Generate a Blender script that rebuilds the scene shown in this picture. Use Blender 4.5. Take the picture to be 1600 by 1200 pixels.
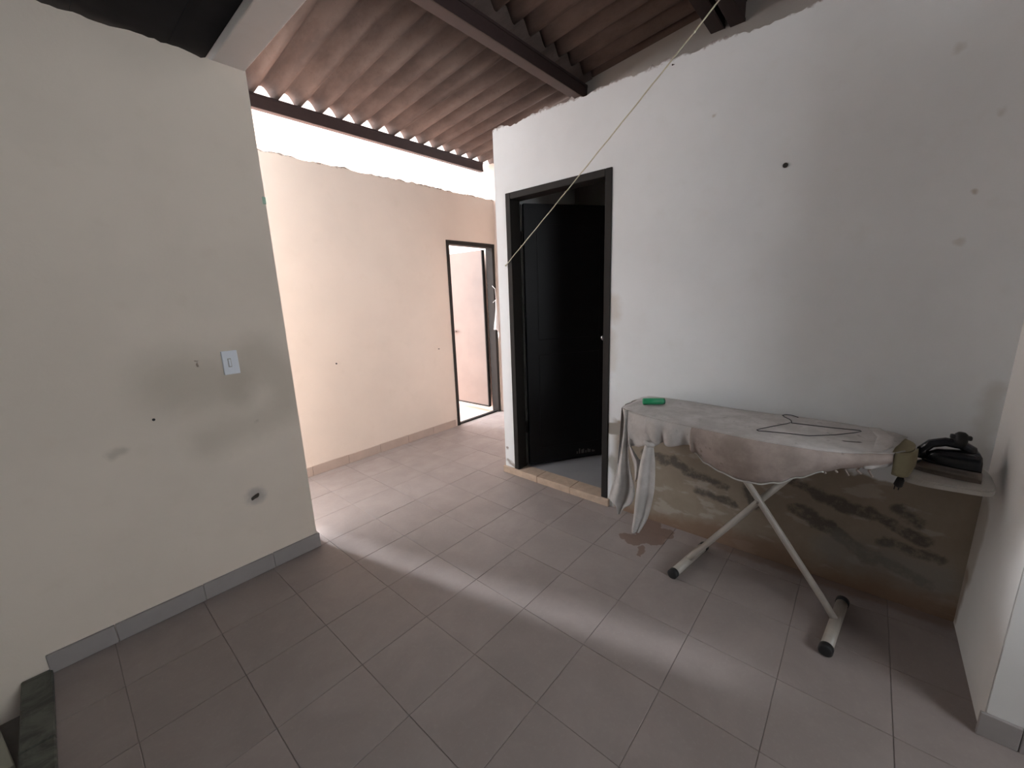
import bpy, bmesh, math, random
from mathutils import Vector, Matrix

for o in list(bpy.data.objects):
    bpy.data.objects.remove(o)
S = bpy.context.scene
COL = S.collection
random.seed(7)

# ------------------------------------------------------------------ camera
# world: X = depth along the side walls, Y = depth along the wall with the dark door, Z up, metres
CAM_Z = 1.481
right = Vector((0.654, -0.756, -0.035)).normalized()
fwd = Vector((0.734, 0.645, -0.214))
fwd = (fwd - right * fwd.dot(right)).normalized()
up = right.cross(fwd).normalized()
cam = bpy.data.cameras.new('camera')
cam.sensor_width = 36
cam.sensor_fit = 'HORIZONTAL'
cam.lens = 633.6 * 36 / 1600
cam.clip_start = 0.02
co = bpy.data.objects.new('camera', cam)
COL.objects.link(co)
m = Matrix.Identity(4)
for i in range(3):
    m[i][0] = right[i]; m[i][1] = up[i]; m[i][2] = -fwd[i]
m[2][3] = CAM_Z
co.matrix_world = m
S.camera = co

# ------------------------------------------------------------------ daylight
W = bpy.data.worlds.new('sky')
S.world = W
W.use_nodes = True
bg = W.node_tree.nodes['Background']
bg.inputs['Color'].default_value = (0.92, 0.955, 1.0, 1)
bg.inputs['Strength'].default_value = 8.0
sun = bpy.data.lights.new('hazy_sun_offscreen', 'SUN')
sun.energy = 2.5
sun.angle = math.radians(4.0)
sun.color = (0.92, 0.95, 1.0)
so = bpy.data.objects.new('hazy_sun_offscreen', sun)
COL.objects.link(so)
az, el = math.atan(0.26), math.radians(31)
sd = Vector((math.sin(az) * math.cos(el), -math.cos(az) * math.cos(el), -math.sin(el)))
so.rotation_euler = sd.to_track_quat('-Z', 'Y').to_euler()
so.location = (-2, 9, 6)

S.view_settings.view_transform = 'Standard'
S.view_settings.look = 'None'
S.view_settings.exposure = 0.12
S.view_settings.gamma = 1
S.view_settings.use_curve_mapping = False

# ------------------------------------------------------------------ main dimensions
XR = 2.40          # face of the wall with the dark door
YR = 2.21          # its free end (corner to the hall)
YL = 2.425         # face of the wall with the switch
XL = 0.88          # its free end
YH = 3.513         # face of the hall wall
YW = -0.44         # short side wall by the ironing board
XW = 1.80          # where that wall turns away
XE = 3.78          # end wall of the hall
XB = 3.33          # back wall of the small room behind the dark door
TILE = 0.33
TX0, TY0 = 0.6167, 0.107
ROOF0, RSL = 3.368, 0.105     # roof underside z = ROOF0 - RSL * y
PITCH, PEAK0 = 0.1702, 1.403


# ------------------------------------------------------------------ node helpers
def new_mat(name):
    mt = bpy.data.materials.new(name)
    mt.use_nodes = True
    nt = mt.node_tree
    b = nt.nodes['Principled BSDF']
    return mt, nt, b


class N:
    def __init__(s, nt):
        s.nt = nt

    def link(s, a, b):
        s.nt.links.new(a, b)

    def put(s, sock, v):
        if isinstance(v, bpy.types.NodeSocket):
            s.nt.links.new(v, sock)
        else:
            if sock.type == 'RGBA' and len(v) == 3:
                v = (*v, 1)
            sock.default_value = v

    def math(s, op, a, b=0.0, c=None, clamp=False):
        n = s.nt.nodes.new('ShaderNodeMath')
        n.operation = op; n.use_clamp = clamp
        s.put(n.inputs[0], a); s.put(n.inputs[1], b)
        if c is not None:
            s.put(n.inputs[2], c)
        return n.outputs[0]

    def vec(s, op, a, b=(0, 0, 0), scale=None):
        n = s.nt.nodes.new('ShaderNodeVectorMath')
        n.operation = op
        s.put(n.inputs[0], a); s.put(n.inputs[1], b)
        if scale is not None:
            s.put(n.inputs['Scale'], scale)
        return n.outputs['Value'] if op in ('LENGTH', 'DOT_PRODUCT', 'DISTANCE') else n.outputs['Vector']

    def mix(s, f, a, b):
        n = s.nt.nodes.new('ShaderNodeMix')
        n.data_type = 'RGBA'
        s.put(n.inputs['Factor'], f)
        s.put(n.inputs[6], a); s.put(n.inputs[7], b)
        return n.outputs[2]

    def ramp(s, f, lo, hi, a=0.0, b=1.0):
        n = s.nt.nodes.new('ShaderNodeMapRange')
        n.interpolation_type = 'SMOOTHSTEP'
        s.put(n.inputs[0], f)
        for i, v in enumerate((lo, hi, a, b)):
            n.inputs[i + 1].default_value = v
        return n.outputs[0]

    def pos(s):
        return s.nt.nodes.new('ShaderNodeNewGeometry').outputs['Position']

    def objc(s):
        return s.nt.nodes.new('ShaderNodeTexCoord').outputs['Object']

    def noise(s, v, scale, detail=3, rough=0.55, dist=0.0, color=False):
        n = s.nt.nodes.new('ShaderNodeTexNoise')
        s.put(n.inputs['Vector'], v)
        n.inputs['Scale'].default_value = scale
        n.inputs['Detail'].default_value = detail
        n.inputs['Roughness'].default_value = rough
        n.inputs['Distortion'].default_value = dist
        return n.outputs['Color' if color else 'Fac']

    def sep(s, v):
        n = s.nt.nodes.new('ShaderNodeSeparateXYZ')
        s.put(n.inputs[0], v)
        return n.outputs

    def scalev(s, v, k):
        return s.vec('MULTIPLY', v, k)

    def bump(s, h, strength, dist=0.01):
        n = s.nt.nodes.new('ShaderNodeBump')
        n.inputs['Strength'].default_value = strength
        n.inputs['Distance'].default_value = dist
        s.put(n.inputs['Height'], h)
        return n.outputs[0]

    def capsule(s, p, a, b, r, soft):
        """1 inside a stain drawn as a capsule from a to b of radius r, 0 outside"""
        a = Vector(a); b = Vector(b)
        ab = b - a
        pa = s.vec('SUBTRACT', p, tuple(a))
        if ab.length < 1e-6:
            d = s.vec('LENGTH', pa)
        else:
            t = s.math('DIVIDE', s.vec('DOT_PRODUCT', pa, tuple(ab)), ab.length_squared, clamp=True)
            q = s.vec('SCALE', tuple(ab), scale=t)
            d = s.vec('LENGTH', s.vec('SUBTRACT', pa, q))
        return s.ramp(d, r, r + soft, 1.0, 0.0)

    def union(s, items):
        out = None
        for it in items:
            out = it if out is None else s.math('MAXIMUM', out, it)
        return out


def plain(name, col, rough=0.6, metal=0.0, spec=0.5, var=0.12, scale=8.0, bump=0.0, bscale=60):
    mt, nt, b = new_mat(name)
    n = N(nt)
    p = n.objc()
    f = n.noise(p, scale, 4)
    dark = tuple(c * (1 - var) for c in col)
    lite = tuple(min(1, c * (1 + var)) for c in col)
    n.link(n.mix(f, dark, lite), b.inputs['Base Color'])
    b.inputs['Roughness'].default_value = rough
    b.inputs['Metallic'].default_value = metal
    b.inputs['Specular IOR Level'].default_value = spec
    if bump:
        n.link(n.bump(n.noise(p, bscale, 3), bump, 0.003), b.inputs['Normal'])
    return mt


# ------------------------------------------------------------------ wall materials
def paint(name, col, stains=(), grime=(0.42, 0.37, 0.30), extra=None, bump=0.12):
    """wall paint with faint blotches and hand-placed dirty spots: (a, b, radius, softness, strength)"""
    mt, nt, b = new_mat(name)
    n = N(nt)
    p = n.pos()
    big = n.noise(p, 1.3, 4, 0.6)
    fine = n.noise(p, 9.0, 4, 0.6)
    c = n.mix(n.ramp(big, 0.35, 0.7), col, tuple(x * 0.93 for x in col))
    c = n.mix(n.math('MULTIPLY', n.ramp(fine, 0.55, 0.8), 0.25), c, tuple(x * y for x, y in zip(col, (0.86, 0.84, 0.8))))
    warp = n.vec('SCALE', n.vec('SUBTRACT', n.noise(p, 14.0, 3, color=True), (0.5, 0.5, 0.5)), scale=0.05)
    wp = n.vec('ADD', p, warp)
    for a_, b_, r, soft, k, *gc in stains:
        msk = n.math('MULTIPLY', n.capsule(wp, a_, b_, r, soft), k)
        c = n.mix(msk, c, gc[0] if gc else grime)
    if extra:
        c = extra(n, p, c)
    n.link(c, b.inputs['Base Color'])
    b.inputs['Roughness'].default_value = 0.75
    b.inputs['Specular IOR Level'].default_value = 0.25
    n.link(n.bump(n.noise(p, 35.0, 5, 0.65), bump, 0.006), b.inputs['Normal'])
    return mt


def L(x, z):            # point on the switch wall
    return (x, YL, z)


def Rr(y, z):           # point on the dark-door wall
    return (XR, y, z)


M = {}
M['paint_left'] = paint('cream_paint', (0.83, 0.735, 0.635), [
    (L(0.36, 1.13), L(0.53, 1.10), 0.03, 0.22, 0.45),
    (L(0.72, 1.22), L(0.84, 1.05), 0.02, 0.16, 0.40),
    (L(0.62, 1.03), L(0.62, 1.10), 0.01, 0.10, 0.35),
    (L(0.45, 0.82), L(0.83, 0.90), 0.01, 0.14, 0.35),
    (L(0.60, 0.455), L(0.60, 0.455), 0.02, 0.05, 0.55, (0.30, 0.29, 0.28)),
    (L(0.462, 1.195), L(0.466, 1.228), 0.002, 0.006, 0.8, (0.20, 0.14, 0.10)),
    (L(0.455, 1.226), L(0.475, 1.226), 0.001, 0.006, 0.7, (0.20, 0.14, 0.10)),
    (L(0.66, 0.86), L(0.67, 0.865), 0.004, 0.012, 0.6),
    (L(0.10, 0.86), L(0.13, 0.865), 0.005, 0.03, 0.45),
])


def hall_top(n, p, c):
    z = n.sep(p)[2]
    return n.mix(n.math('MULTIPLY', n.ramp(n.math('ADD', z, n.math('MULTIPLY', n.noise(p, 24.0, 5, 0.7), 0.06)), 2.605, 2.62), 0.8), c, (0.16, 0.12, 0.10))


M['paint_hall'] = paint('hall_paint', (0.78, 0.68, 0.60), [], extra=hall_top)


def damp(n, p, c):
    """peeled, damp lower part of the dark-door wall"""
    xs = n.sep(p)
    warp = n.vec('SCALE', n.vec('SUBTRACT', n.noise(p, 9.0, 5, 0.65, color=True), (0.5, 0.5, 0.5)), scale=0.085)
    wp = n.vec('ADD', p, warp)
    w = n.sep(wp)
    # bare plaster below an uneven line
    edge = n.math('ADD', w[2], n.math('MULTIPLY', n.noise(p, 2.4, 4), 0.40))
    right_of_door = n.ramp(xs[1], 1.16, 1.24, 1.0, 0.0)
    bare = n.math('MULTIPLY', n.ramp(edge, 0.80, 0.83, 1.0, 0.0), right_of_door)
    tan = n.mix(n.noise(p, 5.5, 5, 0.7), (0.24, 0.195, 0.15), (0.40, 0.34, 0.27))
    c = n.mix(bare, c, tan)
    pale = n.math('MULTIPLY', bare, n.ramp(n.noise(n.scalev(p, (1, 1.0, 2.6)), 4.2, 4), 0.56, 0.62))
    c = n.mix(n.math('MULTIPLY', pale, 0.7), c, (0.44, 0.39, 0.335))
    segs = [((0.22, 0.50), (0.05, 0.44), 0.020), ((0.08, 0.44), (-0.10, 0.41), 0.028), ((-0.10, 0.42), (-0.30, 0.35), 0.022),
            ((0.17, 0.34), (0.02, 0.29), 0.030), ((0.02, 0.29), (-0.14, 0.17), 0.022), ((-0.18, 0.29), (-0.36, 0.28), 0.016),
            ((0.80, 0.44), (0.62, 0.38), 0.018), ((0.72, 0.40), (0.50, 0.37), 0.014), ((0.98, 0.45), (0.80, 0.44), 0.024),
            ((0.66, 0.30), (0.45, 0.27), 0.010), ((0.40, 0.40), (0.35, 0.30), 0.018), ((-0.05, 0.25), (-0.34, 0.14), 0.020),
            ((-0.20, 0.47), (-0.28, 0.43), 0.014)]
    mold = n.union([n.capsule(wp, Rr(*a), Rr(*b), r * 0.8, 0.022) for a, b, r in segs])
    grain = n.ramp(n.noise(p, 26.0, 5, 0.7), 0.30, 0.55, 0.35, 1.0)
    c = n.mix(n.math('MULTIPLY', n.math('MULTIPLY', mold, grain), 0.85), c, (0.10, 0.088, 0.078))
    grey = n.math('MULTIPLY', n.capsule(wp, Rr(-0.02, 0.18), Rr(-0.34, 0.16), 0.05, 0.09), 0.6)
    c = n.mix(grey, c, (0.27, 0.26, 0.24))
    low = n.math('MULTIPLY', n.ramp(edge, 0.24, 0.36, 1.0, 0.0), bare)
    c = n.mix(n.math('MULTIPLY', low, 0.75), c, (0.22, 0.13, 0.085))
    patch = n.union([n.capsule(p, Rr(1.23, 0.575), Rr(1.17, 0.585), 0.035, 0.012),
                     n.math('MULTIPLY', n.capsule(wp, Rr(1.22, 0.34), Rr(1.15, 0.25), 0.02, 0.05), 0.8)])
    c = n.mix(patch, c, (0.33, 0.305, 0.27))
    flake = n.union([n.capsule(wp, Rr(2.19, 0.10), Rr(2.10, 0.06), 0.005, 0.02), n.capsule(wp, Rr(2.20, 0.21), Rr(2.18, 0.21), 0.004, 0.01)])
    c = n.mix(n.math('MULTIPLY', flake, 0.8), c, (0.24, 0.2, 0.17))
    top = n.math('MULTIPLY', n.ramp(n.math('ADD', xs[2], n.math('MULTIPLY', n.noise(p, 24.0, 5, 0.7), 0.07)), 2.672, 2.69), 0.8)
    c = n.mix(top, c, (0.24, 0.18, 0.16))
    return c


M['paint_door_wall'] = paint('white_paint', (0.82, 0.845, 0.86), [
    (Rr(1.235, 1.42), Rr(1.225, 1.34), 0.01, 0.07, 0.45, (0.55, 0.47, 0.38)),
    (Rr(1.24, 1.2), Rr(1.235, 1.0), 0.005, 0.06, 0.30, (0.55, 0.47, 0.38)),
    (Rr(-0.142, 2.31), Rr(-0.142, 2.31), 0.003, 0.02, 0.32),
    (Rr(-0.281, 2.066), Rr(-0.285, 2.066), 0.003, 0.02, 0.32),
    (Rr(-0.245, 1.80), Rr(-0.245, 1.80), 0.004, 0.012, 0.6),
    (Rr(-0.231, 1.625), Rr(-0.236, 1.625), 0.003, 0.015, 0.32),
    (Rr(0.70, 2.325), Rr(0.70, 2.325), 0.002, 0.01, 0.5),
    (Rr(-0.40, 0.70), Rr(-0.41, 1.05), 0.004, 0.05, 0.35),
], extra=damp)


def side_stain(n, p, c):
    warp = n.vec('SCALE', n.vec('SUBTRACT', n.noise(p, 9.0, 3, color=True), (0.5, 0.5, 0.5)), scale=0.05)
    wp = n.vec('ADD', p, warp)
    m1 = n.capsule(wp, (2.36, YW, 0.30), (2.33, YW, 0.55), 0.05, 0.05)
    c = n.mix(n.math('MULTIPLY', m1, 0.75), c, (0.40, 0.36, 0.30))
    m2 = n.capsule(wp, (2.40, YW, 0.05), (2.37, YW, 0.25), 0.02, 0.04)
    return n.mix(n.math('MULTIPLY', m2, 0.85), c, (0.27, 0.205, 0.15))


M['paint_side'] = paint('side_wall_paint', (0.80, 0.79, 0.77), extra=side_stain)
M['paint_back'] = paint('back_wall_paint', (0.70, 0.68, 0.63))
M['plaster'] = paint('raw_plaster', (0.46, 0.43, 0.40), bump=0.4)
M['beam'] = paint('beam_paint', (0.74, 0.70, 0.68))
M['outdoor_white'] = paint('outdoor_white', (0.86, 0.74, 0.67))
M['salmon'] = paint('salmon_wall', (0.86, 0.60, 0.48))
M['terracotta'] = plain('patio_terracotta', (0.86, 0.62, 0.52), 0.8, var=0.15, scale=5)
M['black_ceiling'] = plain('black_boards', (0.012, 0.012, 0.014), 0.9, var=0.4, spec=0.2)


# tiles
def tile_mat():
    mt, nt, b = new_mat('floor_tile_ceramic')
    n = N(nt)
    p = n.pos()
    rnd = nt.nodes.new('ShaderNodeObjectInfo').outputs['Random']
    big = n.noise(n.vec('ADD', p, n.vec('SCALE', (3, 7, 5), scale=rnd)), 3.2, 5, 0.65, 0.4)
    c = n.mix(n.ramp(big, 0.3, 0.75), (0.290, 0.248, 0.236), (0.358, 0.308, 0.292))
    c = n.mix(n.math('MULTIPLY', rnd, 0.35), c, (0.315, 0.275, 0.26))
    fine = n.noise(p, 60.0, 4, 0.7)
    c = n.mix(n.math('MULTIPLY', n.ramp(fine, 0.5, 0.75), 0.22), c, (0.42, 0.38, 0.36))
    warp = n.vec('SCALE', n.vec('SUBTRACT', n.noise(p, 16.0, 4, color=True), (0.5, 0.5, 0.5)), scale=0.07)
    wp = n.vec('ADD', p, warp)
    wet = n.union([n.capsule(wp, (2.33, 0.93, 0), (2.22, 0.86, 0), 0.085, 0.006), n.capsule(wp, (2.12, 0.92, 0), (2.30, 0.80, 0), 0.05, 0.006),
                   n.capsule(wp, (2.08, 0.85, 0), (2.00, 0.835, 0), 0.013, 0.006), n.capsule(wp, (2.12, 0.99, 0), (2.15, 0.95, 0), 0.03, 0.006)])
    c = n.mix(n.math('MULTIPLY', wet, 0.7), c, (0.165, 0.095, 0.065))
    dirt = n.math('MULTIPLY', n.capsule(wp, (2.39, 0.5, 0), (2.38, -0.40, 0), 0.025, 0.05), 0.6)
    c = n.mix(dirt, c, (0.20, 0.135, 0.105))
    n.link(c, b.inputs['Base Color'])
    n.link(n.ramp(n.noise(p, 6.0, 4), 0.3, 0.7, 0.42, 0.60), b.inputs['Roughness'])
    b.inputs['Specular IOR Level'].default_value = 0.4
    n.link(n.bump(n.noise(p, 22.0, 3), 0.05, 0.004), b.inputs['Normal'])
    return mt


M['tile'] = tile_mat()
M['grout'] = plain('dark_grout', (0.245, 0.215, 0.205), 0.95)
M['skirt'] = plain('grey_skirting_tile', (0.34, 0.315, 0.305), 0.55, var=0.1, scale=12)
M['skirt_warm'] = plain('pinkish_skirting_tile', (0.45, 0.36, 0.31), 0.55, var=0.12, scale=10)
M['sill'] = plain('worn_terracotta_sill', (0.50, 0.38, 0.29), 0.75, var=0.3, scale=18, bump=0.2)
M['inner_floor'] = plain('grey_cement_floor', (0.30, 0.30, 0.31), 0.5, var=0.15, scale=5)


def roof_mat():
    mt, nt, b = new_mat('fibre_cement')
    n = N(nt)
    p = n.pos()
    a = n.noise(n.scalev(p, (1, 0.35, 1)), 5.0, 5, 0.65)
    c = n.mix(n.ramp(a, 0.3, 0.7), (0.085, 0.063, 0.056), (0.15, 0.114, 0.10))
    c = n.mix(n.math('MULTIPLY', n.ramp(n.noise(p, 30, 4, 0.7), 0.55, 0.75), 0.5), c, (0.09, 0.065, 0.058))
    n.link(c, b.inputs['Base Color'])
    b.inputs['Roughness'].default_value = 0.9
    b.inputs['Specular IOR Level'].default_value = 0.15
    n.link(n.bump(n.noise(p, 70, 3), 0.2, 0.004), b.inputs['Normal'])
    return mt


M['roof'] = roof_mat()
M['purlin'] = plain('red_oxide_steel', (0.036, 0.020, 0.019), 0.6, var=0.3, scale=14)
M['dark_door'] = plain('black_brown_metal', (0.007, 0.007, 0.008), 0.5, spec=0.25, var=0.3, scale=6)
M['frame'] = plain('dark_bronze_frame', (0.018, 0.016, 0.0145), 0.65, spec=0.25, var=0.25, scale=12)
M['glint_scuff'] = plain('frame_glint_and_scuff', (0.13, 0.12, 0.115), 0.4, var=0.3, scale=20)  # lighter tone for the painted frame highlight and for real paint scuffs
M['far_leaf'] = plain('brown_metal_leaf', (0.15, 0.115, 0.10), 0.45, var=0.2, scale=4)
M['chrome'] = plain('chrome', (0.75, 0.75, 0.74), 0.2, 1.0, var=0.05)
M['white_plastic'] = plain('white_plastic', (0.80, 0.84, 0.90), 0.35, var=0.03)
M['grey_plastic'] = plain('grey_plastic', (0.42, 0.41, 0.39), 0.4, var=0.05)
M['black'] = plain('black_rubber', (0.014, 0.014, 0.015), 0.6, var=0.2)
M['hole'] = plain('dark_cavity', (0.22, 0.19, 0.16), 0.95, var=0.3)
M['tube'] = plain('cream_enamel_tube', (0.42, 0.385, 0.34), 0.35, var=0.2, scale=20)
M['green'] = plain('green_plastic', (0.02, 0.30, 0.13), 0.35, var=0.1)
M['green_dark'] = plain('deep_green_plastic', (0.012, 0.12, 0.06), 0.4, var=0.1)
M['wire'] = plain('black_wire', (0.02, 0.02, 0.022), 0.5)
M['rope'] = plain('yellowish_cord', (0.55, 0.53, 0.40), 0.8, var=0.3, scale=40)
M['foam'] = plain('yellow_foam', (0.27, 0.235, 0.145), 0.9, var=0.15, scale=30, bump=0.3)
M['iron_black'] = plain('glossy_black_plastic', (0.012, 0.014, 0.018), 0.18, var=0.2)
M['iron_metal'] = plain('worn_steel', (0.26, 0.23, 0.21), 0.3, 0.9, var=0.2, scale=20)
M['tray'] = plain('pale_enamel_tray', (0.60, 0.58, 0.54), 0.4, var=0.1, scale=20)
M['kerb'] = None
M['cream_board'] = plain('greenish_cream_paint', (0.50, 0.50, 0.40), 0.6, var=0.15)
M['low_floor'] = plain('dark_cement', (0.22, 0.205, 0.19), 0.8, var=0.3)


def kerb_mat():
    mt, nt, b = new_mat('green_marble')
    n = N(nt)
    p = n.pos()
    f = n.noise(p, 9.0, 5, 0.65, 1.2)
    c = n.mix(n.ramp(f, 0.35, 0.65), (0.035, 0.040, 0.034), (0.11, 0.12, 0.10))
    n.link(c, b.inputs['Base Color'])
    b.inputs['Roughness'].default_value = 0.45
    return mt


M['kerb'] = kerb_mat()


def cloth_mat(name, c0, c1):
    mt, nt, b = new_mat(name)
    n = N(nt)
    p = n.pos()
    c = n.mix(n.ramp(n.noise(p, 7.0, 5, 0.65), 0.35, 0.7), c0, c1)
    spots = n.ramp(n.noise(p, 22.0, 4, 0.6), 0.62, 0.72)
    c = n.mix(n.math('MULTIPLY', spots, 0.55), c, tuple(x * 0.55 for x in c0))
    # scorch mark
    sc = n.capsule(p, (2.055, 0.015, 0.86), (2.07, -0.03, 0.86), 0.006, 0.008)
    c = n.mix(n.math('MULTIPLY', sc, 0.9), c, (0.05, 0.04, 0.035))
    n.link(c, b.inputs['Base Color'])
    b.inputs['Roughness'].default_value = 0.95
    b.inputs['Specular IOR Level'].default_value = 0.1
    n.link(n.bump(n.noise(p, 160, 2), 0.12, 0.002), b.inputs['Normal'])
    return mt


M['cloth'] = cloth_mat('stained_cloth', (0.46, 0.44, 0.425), (0.61, 0.585, 0.57))
M['cloth_dark'] = cloth_mat('stained_skirt_cloth', (0.34, 0.285, 0.255), (0.48, 0.405, 0.37))
M['rag'] = plain('white_rag', (0.82, 0.80, 0.80), 0.9, var=0.1, scale=20)


# ------------------------------------------------------------------ mesh helpers
def obj(name, bm, mat, parent=None, smooth=False):
    me = bpy.data.meshes.new(name)
    bmesh.ops.recalc_face_normals(bm, faces=bm.faces)
    bm.to_mesh(me)
    bm.free()
    if smooth:
        for p in me.polygons:
            p.use_smooth = True
    me.materials.append(mat)
    o = bpy.data.objects.new(name, me)
    COL.objects.link(o)
    if parent:
        o.parent = parent
        o.matrix_parent_inverse = parent.matrix_world.inverted() if parent.type != 'EMPTY' else Matrix.Translation(-parent.location)
    return o


def thing(name, label, cat, loc=(0, 0, 0), group=None):
    o = bpy.data.objects.new(name, None)
    o.empty_display_size = 0.05
    COL.objects.link(o)
    o.location = loc
    o['label'] = label
    o['category'] = cat
    if group:
        o['group'] = group
    return o


def tag(o, label, cat, group=None):
    o['label'] = label
    o['category'] = cat
    if group:
        o['group'] = group
    return o


def struct(o, label):
    o['kind'] = 'structure'
    o['label'] = label
    return o


def box(bm, x0, x1, y0, y1, z0, z1, bev=0.0, seg=2):
    r = bmesh.ops.create_cube(bm, size=1)
    vs = r['verts']
    for v in vs:
        v.co = Vector(((x0 + x1) / 2 + v.co.x * (x1 - x0), (y0 + y1) / 2 + v.co.y * (y1 - y0), (z0 + z1) / 2 + v.co.z * (z1 - z0)))
    if bev:
        es = list({e for v in vs for e in v.link_edges})
        bmesh.ops.bevel(bm, geom=es, offset=bev, segments=seg, affect='EDGES', profile=0.5)
    return vs


def tube(bm, pts, r, seg=12, caps=True):
    """tube along points, r a number or one per point"""
    pts = [Vector(p) for p in pts]
    rs = r if isinstance(r, (list, tuple)) else [r] * len(pts)
    rings = []
    t0 = (pts[1] - pts[0]).normalized()
    ref = Vector((0, 0, 1)) if abs(t0.z) < 0.9 else Vector((1, 0, 0))
    nrm = t0.cross(ref).normalized()
    for i, p in enumerate(pts):
        if i == 0:
            t = pts[1] - pts[0]
        elif i == len(pts) - 1:
            t = pts[-1] - pts[-2]
        else:
            t = (pts[i + 1] - pts[i]).normalized() + (pts[i] - pts[i - 1]).normalized()
        t.normalize()
        nrm = (nrm - t * nrm.dot(t)).normalized()
        bn = t.cross(nrm)
        rings.append([bm.verts.new(p + (nrm * math.cos(2 * math.pi * k / seg) + bn * math.sin(2 * math.pi * k / seg)) * rs[i]) for k in range(seg)])
    for a, b in zip(rings, rings[1:]):
        for k in range(seg):
            bm.faces.new((a[k], a[(k + 1) % seg], b[(k + 1) % seg], b[k]))
    if caps:
        bm.faces.new(rings[0][::-1])
        bm.faces.new(rings[-1])
    return rings


def prism(bm, outline, z0, z1):
    """vertical prism of an (x, y) outline"""
    a = [bm.verts.new((x, y, z0)) for x, y in outline]
    b = [bm.verts.new((x, y, z1)) for x, y in outline]
    n = len(outline)
    for i in range(n):
        bm.faces.new((a[i], a[(i + 1) % n], b[(i + 1) % n], b[i]))
    bm.faces.new(a[::-1])
    bm.faces.new(b)
    return a, b


def wall_strip(bm, axis, face, back, u0, u1, z0, ztop, jit=0.0, step=0.02, jseed=1):
    """wall slab with an uneven top edge; axis 'x': runs along x between y = face and back; axis 'y': runs along y"""
    rnd = random.Random(jseed)
    nseg = max(1, int((u1 - u0) / step)) if jit else 1
    prev = None
    lv = 0.0
    for i in range(nseg + 1):
        u = u0 + (u1 - u0) * i / nseg
        lv = lv * 0.7 + rnd.uniform(-1, 1) * jit * 0.7
        zf = ztop + lv + rnd.uniform(-0.3, 0.3) * jit
        zb = ztop + lv * 0.6
        mk = (lambda w, z: bm.verts.new((u, w, z))) if axis == 'x' else (lambda w, z: bm.verts.new((w, u, z)))
        cur = (mk(face, z0), mk(face, zf), mk(back, zb), mk(back, z0))
        if prev:
            for k in range(4):
                bm.faces.new((prev[k], prev[(k + 1) % 4], cur[(k + 1) % 4], cur[k]))
        else:
            bm.faces.new(cur[::-1])
        prev = cur
    bm.faces.new(prev)


def loft(bm, grid, thick=0.0, close=False):
    """grid of points -> sheet (quads)"""
    vs = [[bm.verts.new(p) for p in row] for row in grid]
    for a, b in zip(vs, vs[1:]):
        for k in range(len(a) - 1):
            bm.faces.new((a[k], a[k + 1], b[k + 1], b[k]))
        if close:
            bm.faces.new((a[-1], a[0], b[0], b[-1]))
    return vs


def solidify(o, t, off=0.0):
    md = o.modifiers.new('thickness', 'SOLIDIFY')
    md.thickness = t
    md.offset = off


def subsurf(o, lv=1):
    md = o.modifiers.new('smooth', 'SUBSURF')
    md.levels = lv
    md.render_levels = lv


# ================================================================== SETTING
# floor: grout bed with every tile laid on it
bm = bmesh.new()
box(bm, -0.24, 3.9, -2.6, 3.62, -0.12, -0.0025)
floor = struct(obj('floor', bm, M['grout']), 'grey ceramic tiled floor of room and hall')


def tile_mesh(w, h):
    bm = bmesh.new()
    box(bm, 0, w, 0, h, -0.010, 0, 0.0012, 1)
    me = bpy.data.meshes.new('tile')
    bmesh.ops.recalc_face_normals(bm, faces=bm.faces)
    bm.to_mesh(me)
    bm.free()
    me.materials.append(M['tile'])
    return me


J = 0.0019
full = tile_mesh(TILE - J, TILE - J)
clip_x = {}
rt = random.Random(3)
for i in range(-3, 10):
    for j in range(-9, 11):
        x0, y0 = TX0 + i * TILE, TY0 + j * TILE
        x1, y1 = x0 + TILE, y0 + TILE
        if x0 > XB + 0.1 and y1 < YR or x0 > XR + 0.12 and y1 < YR - 0.1 or (x0 > XW + 0.1 and y1 < YW - 0.1):
            continue
        if x1 < -0.2 or x0 > 3.8 or y1 < -2.5 or y0 > 3.55:
            continue
        if x1 < XL and y1 > YL + 0.4 and y0 > 3.6:
            continue
        xa, xb, ya, yb = max(x0, -0.24), min(x1, 3.88), y0, min(y1, 3.60)
        if xb - xa < 0.03 or yb - ya < 0.03:
            continue
        w, h = round(xb - xa - J, 4), round(yb - ya - J, 4)
        if abs(w - (TILE - J)) < 1e-3 and abs(h - (TILE - J)) < 1e-3:
            me = full
        else:
            me = clip_x.setdefault((w, h), None) or tile_mesh(w, h)
            clip_x[(w, h)] = me
        t = bpy.data.objects.new('tile', me)
        COL.objects.link(t)
        t.location = (xa + J / 2, ya + J / 2, rt.uniform(-0.0006, 0.0004))
        t.parent = floor

# wall with the switch
bm = bmesh.new()
wall_strip(bm, 'x', YL, YL + 0.13, -3.2, XL, -0.25, 2.592, 0.007, jseed=4)
wl = struct(obj('wall_left', bm, M['paint_left']), 'cream plastered wall with the light switch and a knocked hole')
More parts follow.
